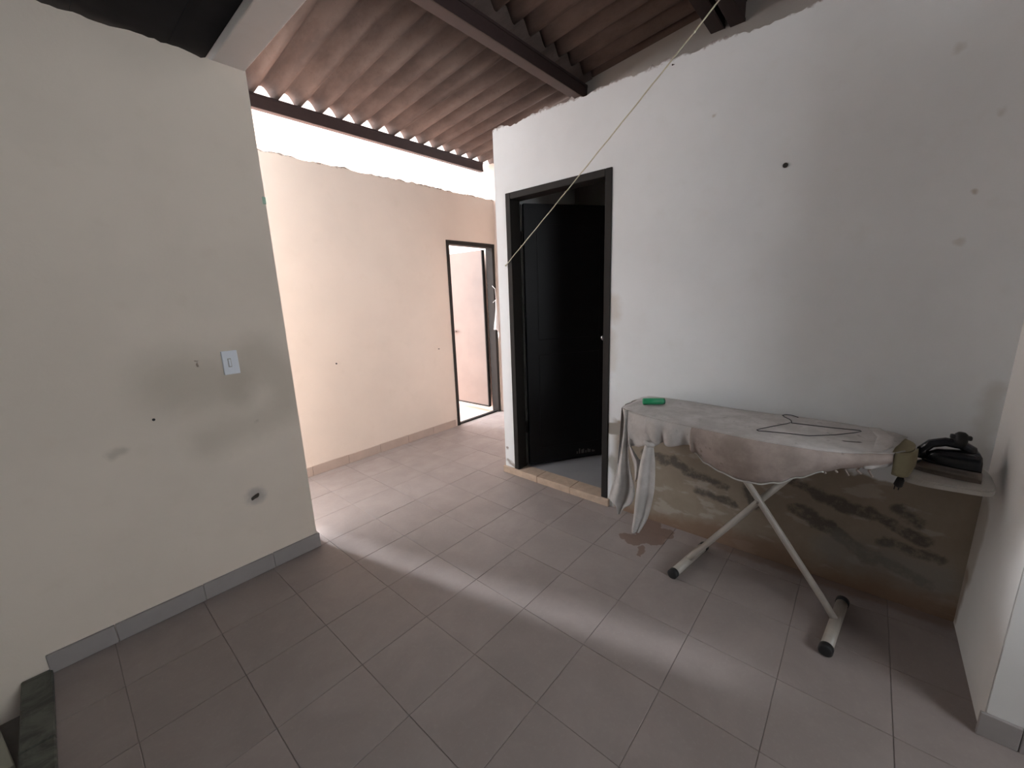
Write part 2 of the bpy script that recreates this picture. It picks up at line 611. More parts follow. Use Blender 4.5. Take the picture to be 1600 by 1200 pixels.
# knocked hole (a real recess)
bm = bmesh.new()
ring = []
for k in range(14):
    a = 2 * math.pi * k / 14
    r = 0.019 + 0.006 * math.sin(2 * a + 0.8) + random.uniform(-0.002, 0.002)
    ring.append((0.597 + 0.9 * r * math.cos(a) + 0.35 * r * math.sin(a), 0.452 + r * math.sin(a)))
f = [bm.verts.new((x, YL - 0.01, z)) for x, z in ring]
g = [bm.verts.new((0.597 + (x - 0.597) * 0.6, YL + 0.05, 0.452 + (z - 0.452) * 0.6)) for x, z in ring]
for k in range(14):
    bm.faces.new((f[k], f[(k + 1) % 14], g[(k + 1) % 14], g[k]))
bm.faces.new(f[::-1]); bm.faces.new(g)
cut = obj('cut', bm, M['hole'])
md = wl.modifiers.new('hole', 'BOOLEAN')
md.operation = 'DIFFERENCE'
md.solver = 'EXACT'
md.object = cut
wl.data.materials.append(M['hole'])
dg = bpy.context.evaluated_depsgraph_get()
nm = bpy.data.meshes.new_from_object(wl.evaluated_get(dg))
wl.modifiers.clear()
wl.data = nm
bpy.data.objects.remove(cut)

# skirting tiles of the switch wall
def skirting(name, label, axis, face, depth, u0, u1, h, mat, piece=TILE, off=0.0, z0=0.0):
    root = bpy.data.objects.new(name, None)
    COL.objects.link(root)
    root.location = (u0, face, 0) if axis == 'x' else (face, u0, 0)
    struct(root, label)
    u = u0 - off
    while u < u1 - 0.005:
        a, b = max(u, u0) + 0.0008, min(u + piece, u1) - 0.0008
        if b - a > 0.02:
            bm = bmesh.new()
            d0, d1 = min(face, face + depth), max(face, face + depth)
            hh = h + random.uniform(-0.0015, 0.0015)
            if axis == 'x':
                box(bm, a, b, d0, d1, z0, z0 + hh, 0.002, 1)
            else:
                box(bm, d0, d1, a, b, z0, z0 + hh, 0.002, 1)
            obj('skirting_tile', bm, mat, root)
        u += piece
    return root


skirting('baseboard_left', 'grey skirting tiles along the wall with the switch', 'x', YL, -0.014, -0.24, XL + 0.012, 0.088, M['skirt'], off=0.12)
bm = bmesh.new()
box(bm, XL, XL + 0.012, YL - 0.013, YL + 0.14, 0, 0.088, 0.002, 1)
struct(obj('baseboard_end', bm, M['skirt']), 'short grey skirting tile on the free end of the switch wall')

# hall wall (hidden doorway at its far left, door to the patio at its right)
D0, D1, DH = 3.005, 3.755, 2.085
bm = bmesh.new()
wall_strip(bm, 'x', YH, YH + 0.12, -2.0, -0.10, 0, 2.588, 0.008, jseed=5)
wall_strip(bm, 'x', YH, YH + 0.12, -0.10, 0.755, 2.12, 2.588, 0.008, jseed=6)
wall_strip(bm, 'x', YH, YH + 0.12, 0.755, D0, 0, 2.588, 0.008, jseed=7)
wall_strip(bm, 'x', YH, YH + 0.12, D0, D1, DH, 2.588, 0.008, jseed=8)
wall_strip(bm, 'x', YH, YH + 0.12, D1, XE + 0.02, 0, 2.588, 0.006, jseed=9)
struct(obj('wall_hall', bm, M['paint_hall']), 'pinkish hall wall under the open gap below the roof')
skirting('baseboard_hall', 'pinkish skirting tiles along the hall wall', 'x', YH, -0.012, 0.76, D0 - 0.03, 0.085, M['skirt_warm'], off=0.1)

# hall end wall, up to the roof and on into the patio
bm = bmesh.new()
wall_strip(bm, 'y', XE, XE + 0.12, 2.0, 5.2, -0.3, 2.98, 0.01, jseed=10)
struct(obj('wall_hall_end', bm, M['outdoor_white']), 'white end wall of the hall running out into the patio')
bm = bmesh.new()
wall_strip(bm, 'y', -2.0, -2.12, 2.4, 3.7, -0.3, 3.0)
struct(obj('wall_hall_far', bm, M['paint_hall']), 'closing wall of the hall behind the switch wall')

# wall with the dark door
B0, B1, BH = 1.250, 2.105, 2.205
TR = 0.12
bm = bmesh.new()
wall_strip(bm, 'y', XR, XR + TR, B1, YR, 0, 2.655, 0.012, jseed=11)
wall_strip(bm, 'y', XR, XR + TR, B0, B1, BH, 2.655, 0.015, jseed=12)
wall_strip(bm, 'y', XR, XR + TR, YW - 0.12, B0, 0, 2.655, 0.015, jseed=13)
struct(obj('wall_right', bm, M['paint_door_wall']), 'white wall with the dark door, damp and peeling near the floor')
# small room behind it
bm = bmesh.new()
wall_strip(bm, 'x', YR, YR - 0.11, XR + TR, XE, 0, 2.66, 0.008, jseed=14)
struct(obj('wall_small_room_side', bm, M['paint_door_wall']), 'side wall of the small room facing the hall')
bm = bmesh.new()
wall_strip(bm, 'y', XB, XB + 0.12, YW - 0.12, YR - 0.11, 0, 3.30)
struct(obj('wall_small_room_back', bm, M['plaster']), 'unpainted grey back wall of the small room rising to the roof')
bm = bmesh.new()
wall_strip(bm, 'x', YW - 0.12, YW - 0.24, XR, XB + 0.12, 0, 3.36)
struct(obj('wall_small_room_near', bm, M['plaster']), 'grey near wall of the small room')
bm = bmesh.new()
box(bm, XR + 0.10, XB, YW, YR - 0.11, -0.02, 0.05)
struct(obj('floor_small_room', bm, M['inner_floor']), 'raised grey cement floor of the small dark room')

bm = bmesh.new()
box(bm, XR + TR, XB, YW - 0.12, YR - 0.11, 2.40, 2.45)  # added slab, shuts out light from above so the room goes dark
struct(obj('ceiling_added_small_room', bm, M['plaster']), 'unseen plaster ceiling added to keep the small room dark')

# worn sill / skirting along the foot of the door wall
root = bpy.data.objects.new('trim_1', None)
COL.objects.link(root)
root.location = (XR, B0, 0)
struct(root, 'worn terracotta sill tiles under the dark door')
ys = [B0 - 0.02, 1.55, 1.86, YR + 0.012]
for a, b in zip(ys, ys[1:]):
    bm = bmesh.new()
    if b > B1:
        box(bm, XR - 0.022, XR + 0.001, a + 0.001, b - 0.001, 0, 0.056, 0.003, 1)
        box(bm, XR - 0.01, XR + 0.11, a + 0.001, B1 - 0.002, 0.01, 0.0545, 0.003, 1)
    else:
        box(bm, XR - 0.022, XR + 0.11, a + 0.001, b - 0.001, 0, 0.055, 0.003, 1)
    obj('sill_tile', bm, M['sill'], root)
bm = bmesh.new()
box(bm, XR, XE, YR, YR + 0.012, 0, 0.075, 0.002, 1)
struct(obj('baseboard_hall_right', bm, M['skirt_warm']), 'pinkish skirting along the hall side of the small room')

# short wall beside the ironing board and the wall it turns into
bm = bmesh.new()
wall_strip(bm, 'x', YW, YW - 0.12, XW + 0.002, XR, 0, 2.655, 0.008, jseed=15)
struct(obj('wall_side', bm, M['paint_side']), 'white return wall beside the ironing board')
bm = bmesh.new()
wall_strip(bm, 'y', XW, XW + 0.12, -2.6, YW - 0.003, 0, 3.45)
struct(obj('wall_turn', bm, M['paint_side']), 'white wall turning away past the return wall')
skirting('baseboard_side', 'grey skirting tiles on the wall turning away past the return', 'y', XW, -0.012, -2.5, YW + 0.012, 0.088, M['skirt'])
bm = bmesh.new()
wall_strip(bm, 'x', -2.5, -2.62, -3.2, -0.1, -0.25, 3.66)
wall_strip(bm, 'x', -2.5, -2.62, -0.1, 1.45, -0.25, 1.25)
wall_strip(bm, 'x', -2.5, -2.62, -0.1, 1.45, 2.56, 3.66)
wall_strip(bm, 'x', -2.5, -2.62, 1.45, XW + 0.1, -0.25, 3.66)
struct(obj('wall_back', bm, M['paint_back']), 'wall with a window opening behind the viewer')
# far side wall of the room
bm = bmesh.new()
wall_strip(bm, 'y', -3.2, -3.32, -2.6, 2.6, -0.25, 2.9)
struct(obj('wall_far_side', bm, M['paint_back']), 'side wall behind the viewer')

# sunken floor beyond the kerb
bm = bmesh.new()
box(bm, -3.2, -0.24, -2.5, YL, -0.30, -0.12)
struct(obj('floor_sunken', bm, M['low_floor']), 'dark sunken cement floor beyond the green kerb')
# kerb stones
kr = bpy.data.objects.new('trim_2', None)
COL.objects.link(kr)
kr.location = (-0.28, YL, 0)
struct(kr, 'mottled dark green stone kerb at the edge of the tiled floor')
y = YL
while y > -2.4:
    l = 0.42
    bm = bmesh.new()
    box(bm, -0.318, -0.232, y - l + 0.002, y - 0.001, -0.13, 0.02, 0.004, 1)
    obj('kerb_stone', bm, M['kerb'], kr)
    y -= l

# beam over the room
bm = bmesh.new()
box(bm, 0.742, XL, -2.5, YL + 0.13, 2.588, 3.02, 0.006, 2)
struct(obj('ceiling_beam', bm, M['beam']), 'pale plastered beam running over the room from the wall end')
# infill between the beam and the sloping roof
bm = bmesh.new()
sec = [(-2.6, 3.0), (YL + 0.13, 3.0), (YL + 0.13, ROOF0 - RSL * (YL + 0.13) + 0.02), (-2.6, ROOF0 + RSL * 2.6 + 0.04)]
va = [bm.verts.new((0.815, y, z)) for y, z in sec]
vb = [bm.verts.new((0.872, y, z)) for y, z in sec]
for k in range(4):
    bm.faces.new((va[k], va[(k + 1) % 4], vb[(k + 1) % 4], vb[k]))
bm.faces.new(va[::-1]); bm.faces.new(vb)
struct(obj('wall_over_beam', bm, M['plaster']), 'grey plaster infill between the beam and the roof')
# black low ceiling left of the beam, of boards
ce = bpy.data.objects.new('ceiling', None)
COL.objects.link(ce)
ce.location = (-1, 0, 2.62)
struct(ce, 'black low ceiling over the part with the switch wall')
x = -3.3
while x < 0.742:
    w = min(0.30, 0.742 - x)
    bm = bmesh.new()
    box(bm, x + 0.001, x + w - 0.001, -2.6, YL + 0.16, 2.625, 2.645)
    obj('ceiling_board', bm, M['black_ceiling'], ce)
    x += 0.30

# corrugated roof: sheets in two rows that lap at the second purlin
rf = bpy.data.objects.new('ceiling_roof', None)
COL.objects.link(rf)
rf.location = (2, 1, 3.2)
struct(rf, 'brown corrugated fibre cement roof on dark red purlins')
AMP = 0.039


def roof_sheet(i0, n, ya, yb, dz):
    bm = bmesh.new()
    per = 10
    rows = []
    for yy in (ya, (ya + yb) / 2, yb):
        row = []
        for k in range(n * per + 1):
            ph = k / per
            x = PEAK0 + (i0 + ph - 0.5) * PITCH
            s = math.cos(2 * math.pi * (ph - 0.5))
            z = ROOF0 - RSL * yy + AMP + AMP * (s * (1.15 - 0.15 * s * s)) + dz
            row.append((x, yy, z))
        rows.append(row)
    loft(bm, rows)
    o = obj('roof_sheet', bm, M['roof'], rf, True)
    solidify(o, 0.006, 1)
    return o


for i0 in range(-3, 18, 5):
    n = 5
    roof_sheet(i0, n, 3.615, 1.93, 0.0 if (i0 // 5) % 2 else 0.002)
    roof_sheet(i0, n, 2.13, -0.3, 0.010 if (i0 // 5) % 2 else 0.012)
    roof_sheet(i0, n, -0.1, -2.7, 0.020 if (i0 // 5) % 2 else 0.022)


def purlin(y, x0, x1, w=0.085, h=0.098, dz=0.0):
    bm = bmesh.new()
    zt = ROOF0 - RSL * y + dz
    box(bm, x0, x1, y - w / 2, y + w / 2, zt - h, zt, 0.003, 1)
    # open lips of the folded steel channel
    box(bm, x0, x1, y - w / 2 - 0.004, y - w / 2, zt - 0.018, zt)
    box(bm, x0, x1, y - w / 2 - 0.004, y - w / 2, zt - h, zt - h + 0.018)
    return obj('purlin', bm, M['purlin'], rf)


purlin(3.60, XL - 0.2, 3.70, w=0.05)
purlin(2.02, XL, XB + 0.06, h=0.105)
purlin(0.98, XL, XB, h=0.11)
purlin(0.86, XL, XB, h=0.13)
purlin(-0.22, XL, XW + 0.6)

# outdoors: patio
bm = bmesh.new()
box(bm, -6, 9, 3.63, 12, -0.2, -0.03)
struct(obj('floor_patio', bm, M['terracotta']), 'sunlit patio ground outside the hall')
bm = bmesh.new()
wall_strip(bm, 'x', 9.0, 9.2, -0.3, 1.4, -0.2, 5.2)  # raised and tinted so that warm bounce light reaches the hall
struct(obj('wall_patio_bounce', bm, M['salmon']), 'salmon wall across the patio, shaped to bounce warm light into the hall')
bm = bmesh.new()
wall_strip(bm, 'x', 9.0, 9.2, 2.5, 9, -0.2, 5.2)  # same bounce wall; the opening between the two lets the sun through
struct(obj('wall_patio_bounce_right', bm, M['salmon']), 'second salmon bounce wall across the patio, past the gap left for the sun')
bm = bmesh.new()
box(bm, -3, 7, 5.0, 5.12, 3.42, 3.86)  # added only to keep direct sun out of the gap under the roof
struct(obj('patio_sun_blocker', bm, M['outdoor_white']), 'unseen white beam added over the patio to block the sun')


# ================================================================== DOORS
# dark door
dr = bpy.data.objects.new('door_1', None)
COL.objects.link(dr)
dr.location = (XR + 0.06, (B0 + B1) / 2, 0.05)
struct(dr, 'black metal door standing ajar into the dark small room')
FW = 0.045
bm = bmesh.new()
x0, x1 = XR - 0.008, XR + 0.105
box(bm, x0, x1, B1 - FW, B1, 0.052, BH, 0.003, 1)
box(bm, x0, x1, B0, B0 + FW, 0.0, BH, 0.003, 1)
box(bm, x0, x1, B0 + FW, B1 - FW, BH - FW, BH, 0.003, 1)
obj('door_frame', bm, M['frame'], dr)
# lighter strips standing in for the highlight on the hinge-side frame edge
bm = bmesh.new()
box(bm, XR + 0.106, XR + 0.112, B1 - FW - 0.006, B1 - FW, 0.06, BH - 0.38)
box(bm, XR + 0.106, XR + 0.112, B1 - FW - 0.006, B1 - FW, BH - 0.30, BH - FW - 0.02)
obj('frame_glint', bm, M['glint_scuff'], dr)
ang = math.radians(57)
hx, hy = XR + 0.122, B1 - FW - 0.012
LW = 0.735
lm = Matrix.Translation((hx, hy, 0)) @ Matrix.Rotation(ang, 4, 'Z')   # leaf runs along local -y, swung towards +x
bm = bmesh.new()
box(bm, -0.018, 0.018, -LW, 0, 0.065, BH - 0.06, 0.003, 1)
# pressed panels
for (za, zb) in ((0.20, 1.00), (1.12, 2.00)):
    box(bm, -0.021, -0.017, -LW + 0.10, -0.10, za, zb, 0.003, 1)
bm.transform(lm)
leaf = obj('door_leaf', bm, M['dark_door'], dr)
bm = bmesh.new()
tube(bm, [(-0.018, -LW + 0.085, 1.11), (-0.05, -LW + 0.085, 1.11)], 0.010)
tube(bm, [(-0.05, -LW + 0.085, 1.11), (-0.058, -LW + 0.085, 1.11), (-0.075, -LW + 0.085, 1.11), (-0.082, -LW + 0.085, 1.11)], [0.016, 0.025, 0.025, 0.014], 16)
bm.transform(lm)
obj('door_knob', bm, M['chrome'], leaf, True)
bm = bmesh.new()   # scratched paint near the bottom
for k in range(9):
    yy = -LW + 0.13 + 0.02 * k + random.uniform(-0.006, 0.006)
    h = random.uniform(0.01, 0.05)
    box(bm, -0.0195, -0.018, yy, yy + 0.012, 0.10, 0.10 + h)
bm.transform(lm)
obj('paint_scuff', bm, M['glint_scuff'], leaf)
bm = bmesh.new()
for z in (0.35, 1.85):
    tube(bm, [(hx - 0.01, hy + 0.008, z), (hx - 0.01, hy + 0.008, z + 0.10)], 0.009)
obj('hinge', bm, M['frame'], dr, True)

# patio door
dr2 = bpy.data.objects.new('door_2', None)
COL.objects.link(dr2)
dr2.location = ((D0 + D1) / 2, YH + 0.06, 0)
struct(dr2, 'brown metal door opened out into the bright patio')
bm = bmesh.new()
y0, y1 = YH - 0.01, YH + 0.10
box(bm, D0, D0 + 0.038, y0, y1, 0, DH, 0.003, 1)
box(bm, D1 - 0.045, D1, y0, y1, 0, DH, 0.003, 1)
box(bm, D0 + 0.038, D1 - 0.045, y0, y1, DH - 0.042, DH, 0.003, 1)
obj('door_frame', bm, M['frame'], dr2)
bm = bmesh.new()
box(bm, D0 + 0.03, D1 - 0.03, YH + 0.01, YH + 0.05, -0.002, 0.018, 0.003, 1)
obj('door_sill', bm, M['frame'], dr2)
hx2, hy2 = D1 - 0.06, YH + 0.13
lm = Matrix.Translation((hx2, hy2, 0)) @ Matrix.Rotation(math.radians(2), 4, 'Z')
bm = bmesh.new()
box(bm, -0.018, 0.018, 0, 0.70, 0.06, 2.03, 0.003, 1)
bm.transform(lm)
leaf2 = obj('door_leaf', bm, M['far_leaf'], dr2)
bm = bmesh.new()
box(bm, -0.021, 0.02, -0.002, 0.012, 0.06, 2.03)
box(bm, -0.021, 0.02, 0.0, 0.70, 0.052, 0.07)
bm.transform(lm)
obj('leaf_edge', bm, M['frame'], leaf2)
bm = bmesh.new()
tube(bm, [(-0.018, 0.545, 1.03), (-0.05, 0.545, 1.03)], 0.010)
tube(bm, [(-0.05, 0.545, 1.03), (-0.058, 0.545, 1.03), (-0.075, 0.545, 1.03), (-0.082, 0.545, 1.03)], [0.016, 0.026, 0.026, 0.014], 16)
bm.transform(lm)
obj('door_knob', bm, M['chrome'], leaf2, True)

# ================================================================== THINGS
# light switch
t = thing('light_switch', 'white plastic light switch plate on the cream wall', 'switch', (0.597, YL, 1.137))
sx, sz = 0.597, 1.197
bm = bmesh.new()
box(bm, sx - 0.035, sx + 0.035, YL - 0.009, YL + 0.001, sz - 0.060, sz + 0.060, 0.004, 3)
obj('switch_plate', bm, M['white_plastic'], t)
bm = bmesh.new()
box(bm, sx - 0.0125, sx + 0.0025, YL - 0.011, YL - 0.004, sz - 0.022, sz + 0.022, 0.001, 1)
sf = obj('switch_frame', bm, M['grey_plastic'], t)
bm = bmesh.new()
vs = box(bm, sx - 0.0095, sx - 0.0005, YL - 0.014, YL - 0.009, sz - 0.018, sz + 0.018, 0.001, 1)
obj('rocker', bm, M['white_plastic'], sf)


def nail(name, label, p, d, r=0.004, ln=0.012, group=None, mat='black'):
    bm = bmesh.new()
    p = Vector(p); d = Vector(d)
    tube(bm, [p - d * 0.004, p + d * ln, p + d * ln, p + d * (ln + 0.003)], [r * 0.5, r * 0.5, r, r], 10)
    tag(obj(name, bm, M[mat]), label, 'nail', group)


nail('wall_nail', 'small rusty nail in the cream wall below the switch', (0.259, YL, 0.983), (0, -1, 0), 0.006)
nail('wall_plug', 'dark wall plug in the white wall above the ironing board', (XR, 0.37, 2.025), (-1, 0, -0.15), 0.011, 0.004)
nail('wall_nail', 'small nail midway along the pinkish hall wall', (1.647, YH, 0.945), (0, -1, 0), 0.007)
nail('wall_nail', 'small nail in the hall wall beside the patio door', (2.798, YH, 0.936), (0, -1, 0), 0.006)
nail('wall_nail', 'bent nail near the ragged top of the white wall', (XR, 0.91, 2.62), (-1, 0, -0.4), 0.004, 0.02)

# bit of green tape on the wall end
bm = bmesh.new()
box(bm, XL - 0.014, XL + 0.003, YL - 0.003, YL + 0.012, 1.985, 2.02, 0.002, 1)
tag(obj('green_tape', bm, plain('pale_green_tape', (0.45, 0.66, 0.52), 0.6)), 'scrap of pale green tape on the free edge of the cream wall', 'tape')

# cord from the door frame up to the roof
P0 = Vector((XR - 0.012, 2.118, 1.702))
Q = Vector((2.1, 0.635, 2.657))
P1 = P0 + (Q - P0) * ((ROOF0 + 0.22 * RSL - 0.10 - 1.702) / (2.657 - 1.702))
pts = []
for k in range(61):
    f = k / 60
    p = P0.lerp(P1, f)
    p.z -= 0.02 * math.sin(math.pi * f)
    p.x += 0.0015 * math.sin(k * 1.7)
    pts.append(p)
t = thing('clothes_line', 'thin pale cord stretched from the dark door frame up to the roof', 'cord', tuple(P0))
bm = bmesh.new()
tube(bm, pts, 0.0032, 8)
obj('cord', bm, M['rope'], t, True)
for q, r in ((P0, 0.007), (P1, 0.01), (pts[34], 0.0055)):
    bm = bmesh.new()
    bmesh.ops.create_uvsphere(bm, u_segments=10, v_segments=6, radius=r, matrix=Matrix.Translation(q))
    obj('knot', bm, M['rope'], t, True)

# rag hanging by the patio door
t = thing('hanging_rag', 'white rag hanging on a string beside the patio door', 'rag', (3.70, YH - 0.06, 1.5))
bm = bmesh.new()
rx, ry = 3.705, YH - 0.045
tube(bm, [(rx - 0.02, YH - 0.012, 1.60), (rx - 0.005, ry, 1.56), (rx + 0.005, ry, 1.40)], 0.003, 8)
tube(bm, [(rx + 0.03, YH - 0.012, 1.46), (rx + 0.008, ry, 1.44), (rx - 0.02, YH - 0.012, 1.40)], 0.003, 8)
obj('string', bm, M['rag'], t, True)
bm = bmesh.new()
grid = []
for i in range(15):
    f = i / 14
    row = []
    w = 0.008 + 0.032 * f ** 1.4
    for k in range(13):
        g = k / 12
        x = rx + (g - 0.5) * 2 * w + 0.004 * math.sin(5 * f)
        yv = ry + 0.012 * (0.3 + f) * math.sin(g * 13 + f * 2)
        z = 1.43 - 0.36 * f * (1.0 if g < 0.55 else 1.0 + 0.45 * (g - 0.55) / 0.45)
        row.append((x, yv, z))
    grid.append(row)
loft(bm, grid)
o = obj('rag_cloth', bm, M['rag'], t, True)
solidify(o, 0.002)

# ------------------------------------------------------------------ ironing board
ZT = 0.848
OUT = [(2.00, 0.94), (1.945, 0.80), (1.905, 0.55), (1.868, 0.30), (1.885, 0.10), (1.945, -0.05), (2.02, -0.14), (2.10, -0.195), (2.21, -0.20),
       (2.29, -0.12), (2.325, 0.10), (2.33, 0.50), (2.33, 0.90), (2.30, 0.965), (2.16, 0.985), (2.04, 0.975)]


def smooth_loop(pts, per=5):
    n = len(pts)
    out = []
    for i in range(n):
        p0, p1, p2, p3 = (Vector((*pts[(i + k) % n], 0)) for k in (-1, 0, 1, 2))
        for s in range(per):
            t_ = s / per
            v = 0.5 * ((2 * p1) + (-p0 + p2) * t_ + (2 * p0 - 5 * p1 + 4 * p2 - p3) * t_ ** 2 + (-p0 + 3 * p1 - 3 * p2 + p3) * t_ ** 3)
            out.append((v.x, v.y))
    return out


LOOP = smooth_loop(OUT)
ib = thing('ironing_board', 'cream ironing board on crossed tube legs against the damp wall', 'ironing board', (2.08, 0.30, 0))


def inset(loop, d):
    cx = sum(p[0] for p in loop) / len(loop); cy = sum(p[1] for p in loop) / len(loop)
    out = []
    n = len(loop)
    for i, (x, y) in enumerate(loop):
        ax, ay = loop[i - 1]; bx_, by_ = loop[(i + 1) % n]
        tx, ty = bx_ - ax, by_ - ay
        ln = math.hypot(tx, ty) or 1
        nx, ny = -ty / ln, tx / ln
        if (cx - x) * nx + (cy - y) * ny < 0:
            nx, ny = -nx, -ny
        out.append((x + nx * d, y + ny * d))
    return out


bm = bmesh.new()
prism(bm, inset(LOOP, 0.012), ZT - 0.035, ZT - 0.012)
obj('board_deck', bm, M['tube'], ib)
bm = bmesh.new()
prism(bm, inset(LOOP, 0.006), ZT - 0.014, ZT - 0.001)
obj('foam_pad', bm, M['foam'], ib)
PV = (2.07, 0.29, 0.50)
bm = bmesh.new()
tube(bm, [(2.085, 0.595, 0.03), (2.085, 0.55, 0.10), (2.085, 0.29, 0.485), (2.085, 0.06, ZT - 0.03)], 0.0145, 14)
obj('leg', bm, M['tube'], ib, True)
bm = bmesh.new()
tube(bm, [(2.05, -0.045, 0.03), (2.05, 0.0, 0.10), (2.05, 0.29, 0.505), (2.05, 0.52, ZT - 0.03)], 0.0145, 14)
obj('leg', bm, M['tube'], ib, True)
bm = bmesh.new()
tube(bm, [(2.030, 0.29, 0.497), (2.105, 0.29, 0.497)], 0.006, 10)
obj('pivot_bolt', bm, M['iron_metal'], ib, True)
for (a, b) in (((1.925, 0.620, 0.0265), (2.27, 0.565, 0.0265)), ((1.845, -0.024, 0.0265), (2.218, -0.062, 0.0265))):
    a = Vector(a); b = Vector(b)
    d = (b - a).normalized()
    bm = bmesh.new()
    tube(bm, [a, b], 0.0225, 18)
    ft = obj('foot_bar', bm, M['tube'], ib, True)
    for q, s in ((a, -1), (b, 1)):
        bm = bmesh.new()
        tube(bm, [q - d * s * 0.022, q - d * s * 0.02, q + d * s * 0.006, q + d * s * 0.010], [0.022, 0.0255, 0.0255, 0.021], 18)
        obj('end_cap', bm, M['black'], ft, True)
# foam sagging out at the narrow end
bm = bmesh.new()
grid = []
for r in range(8):
    v = r / 7
    row = []
    for k in range(13):
        u = k / 12
        a_ = math.radians(205 + 65 * u)
        row.append((2.115 + 0.115 * math.cos(a_) - 0.012 * math.sin(math.pi * v), -0.085 + 0.118 * math.sin(a_) - 0.004 * math.sin(6 * u), ZT + 0.004 - (0.085 + 0.012 * math.sin(5 * u)) * v))
    grid.append(row)
loft(bm, grid)
o = obj('foam_flap', bm, M['foam'], ib, True)
solidify(o, 0.006, 0)
# bracket under the deck
bm = bmesh.new()
tube(bm, [(1.98, 0.06, ZT - 0.04), (2.2, 0.06, ZT - 0.04)], 0.010, 10)
obj('cross_rod', bm, M['iron_metal'], ib, True)
bm = bmesh.new()
tube(bm, [(1.98, 0.52, ZT - 0.04), (2.2, 0.52, ZT - 0.04)], 0.010, 10)
obj('cross_rod', bm, M['iron_metal'], ib, True)
# iron rest at the narrow end
bm = bmesh.new()
tube(bm, [(2.10, -0.10, ZT - 0.03), (2.10, -0.14, ZT - 0.04), (2.10, -0.19, 0.748), (2.10, -0.40, 0.741)], 0.005, 8)
obj('rest_rod', bm, M['tray'], ib, True)
bm = bmesh.new()
tube(bm, [(2.29, -0.06, ZT - 0.03), (2.29, -0.14, ZT - 0.035), (2.29, -0.20, 0.748), (2.29, -0.40, 0.741)], 0.005, 8)
obj('rest_rod', bm, M['tray'], ib, True)
bm = bmesh.new()
plate = smooth_loop([(2.065, -0.19), (2.065, -0.33), (2.09, -0.40), (2.20, -0.415), (2.32, -0.41), (2.35, -0.36), (2.35, -0.22), (2.30, -0.195), (2.18, -0.195)], 4)
prism(bm, plate, 0.742, 0.750)
prism(bm, inset(plate, -0.006), 0.728, 0.744)
obj('iron_rest', bm, M['tray'], ib)

# cloth over the board: top, front skirt and gathered tails
ct = thing('board_cloth', 'stained grey cloth draped and knotted over the ironing board', 'cloth', (2.08, 0.35, ZT))
CL = [p for p in LOOP]
# top, with a little relief, kept off the narrow end where foam shows
bm = bmesh.new()
NR = 40
NC = 16
rr = random.Random(5)


def xr_at(y):
    xs_ = []
    n = len(LOOP)
    for i in range(n):
        (xa, ya), (xb, yb) = LOOP[i], LOOP[(i + 1) % n]
        if (ya - y) * (yb - y) <= 0 and ya != yb:
            xs_.append(xa + (xb - xa) * (y - ya) / (yb - ya))
    return min(xs_), max(xs_)


def top_z(x, y):
    return ZT + 0.004 + 0.0025 * math.sin(9 * y + 3 * x) + 0.0015 * math.sin(23 * x + 5 * y) + (0.010 * math.exp(-((y + 0.10) / 0.05) ** 2) * (0.5 + 0.5 * math.sin(40 * x)))


grid = []
YC0, YC1 = -0.125, 0.972
for i in range(NR + 1):
    y = YC0 + (YC1 - YC0) * i / NR
    row = []
    # diagonal edge of the cloth at the narrow end
    for k in range(NC + 1):
        g = k / NC
        yy = y - (0.055 * (g) * max(0, 1 - i / 6))
        a, b = xr_at(min(max(yy, -0.19), 0.975))
        x = a - 0.004 + (b - a + 0.008) * g
        row.append((x, yy, top_z(x, yy)))
    grid.append(row)
loft(bm, grid)
o = obj('cloth_top', bm, M['cloth'], ct, True)
solidify(o, 0.003, 0)

# front skirt: bottom profile (y, z) seen below the board edge
PROF = [(-0.16, 0.812), (-0.125, 0.800), (-0.06, 0.785), (0.0, 0.775), (0.065, 0.752), (0.14, 0.715), (0.21, 0.675), (0.28, 0.650), (0.36, 0.642), (0.43, 0.655),
        (0.50, 0.678), (0.545, 0.715), (0.575, 0.748), (0.60, 0.752), (0.66, 0.728), (0.72, 0.735), (0.78, 0.700), (0.85, 0.655), (0.90, 0.62), (0.94, 0.50)]


def prof(y):
    for (a, za), (b, zb) in zip(PROF, PROF[1:]):
        if a <= y <= b:
            f = (y - a) / (b - a)
            f = f * f * (3 - 2 * f)
            return za + (zb - za) * f
    return PROF[0][1] if y < PROF[0][0] else PROF[-1][1]


bm = bmesh.new()
grid = []
YS = [-0.13 + (0.80 + 0.13) * i / 130 for i in range(131)]
for i, y in enumerate(YS):
    a, b = xr_at(y)
    zb = prof(y)
    row = []
    fold = 0.0
    if y > 0.57:
        fold = 0.016 * math.sin((y - 0.57) * 62) * min(1, (y - 0.57) / 0.03)
    else:
        fold = 0.006 * math.sin(y * 17 + 1)
    z_t = top_z(a, y)
    for k in range(11):
        f = k / 10
        if k == 0:
            row.append((a + 0.006, y, z_t + 0.0005))
            continue
        z = z_t - 0.004 - (z_t - 0.004 - zb) * ((k - 1) / 9)
        bulge = -0.010 - 0.010 * math.sin(math.pi * (k - 1) / 9) + 0.045 * ((k - 1) / 9) ** 2 * (1 if y < 0.55 else 0.3)
        row.append((a - 0.004 + bulge * (0.3 if k == 1 else 1) + fold * f, y + (0.02 * f * math.sin(y * 40) if y > 0.57 else 0), z))
    grid.append(row)
cutk = next(i for i, y in enumerate(YS) if y > 0.562)
loft(bm, grid[:cutk + 1])
o = obj('cloth_skirt', bm, M['cloth_dark'], ct, True)
solidify(o, 0.003, 0)
bm = bmesh.new()
loft(bm, grid[cutk:])
o = obj('cloth_gather', bm, M['cloth'], ct, True)
solidify(o, 0.003, 0)
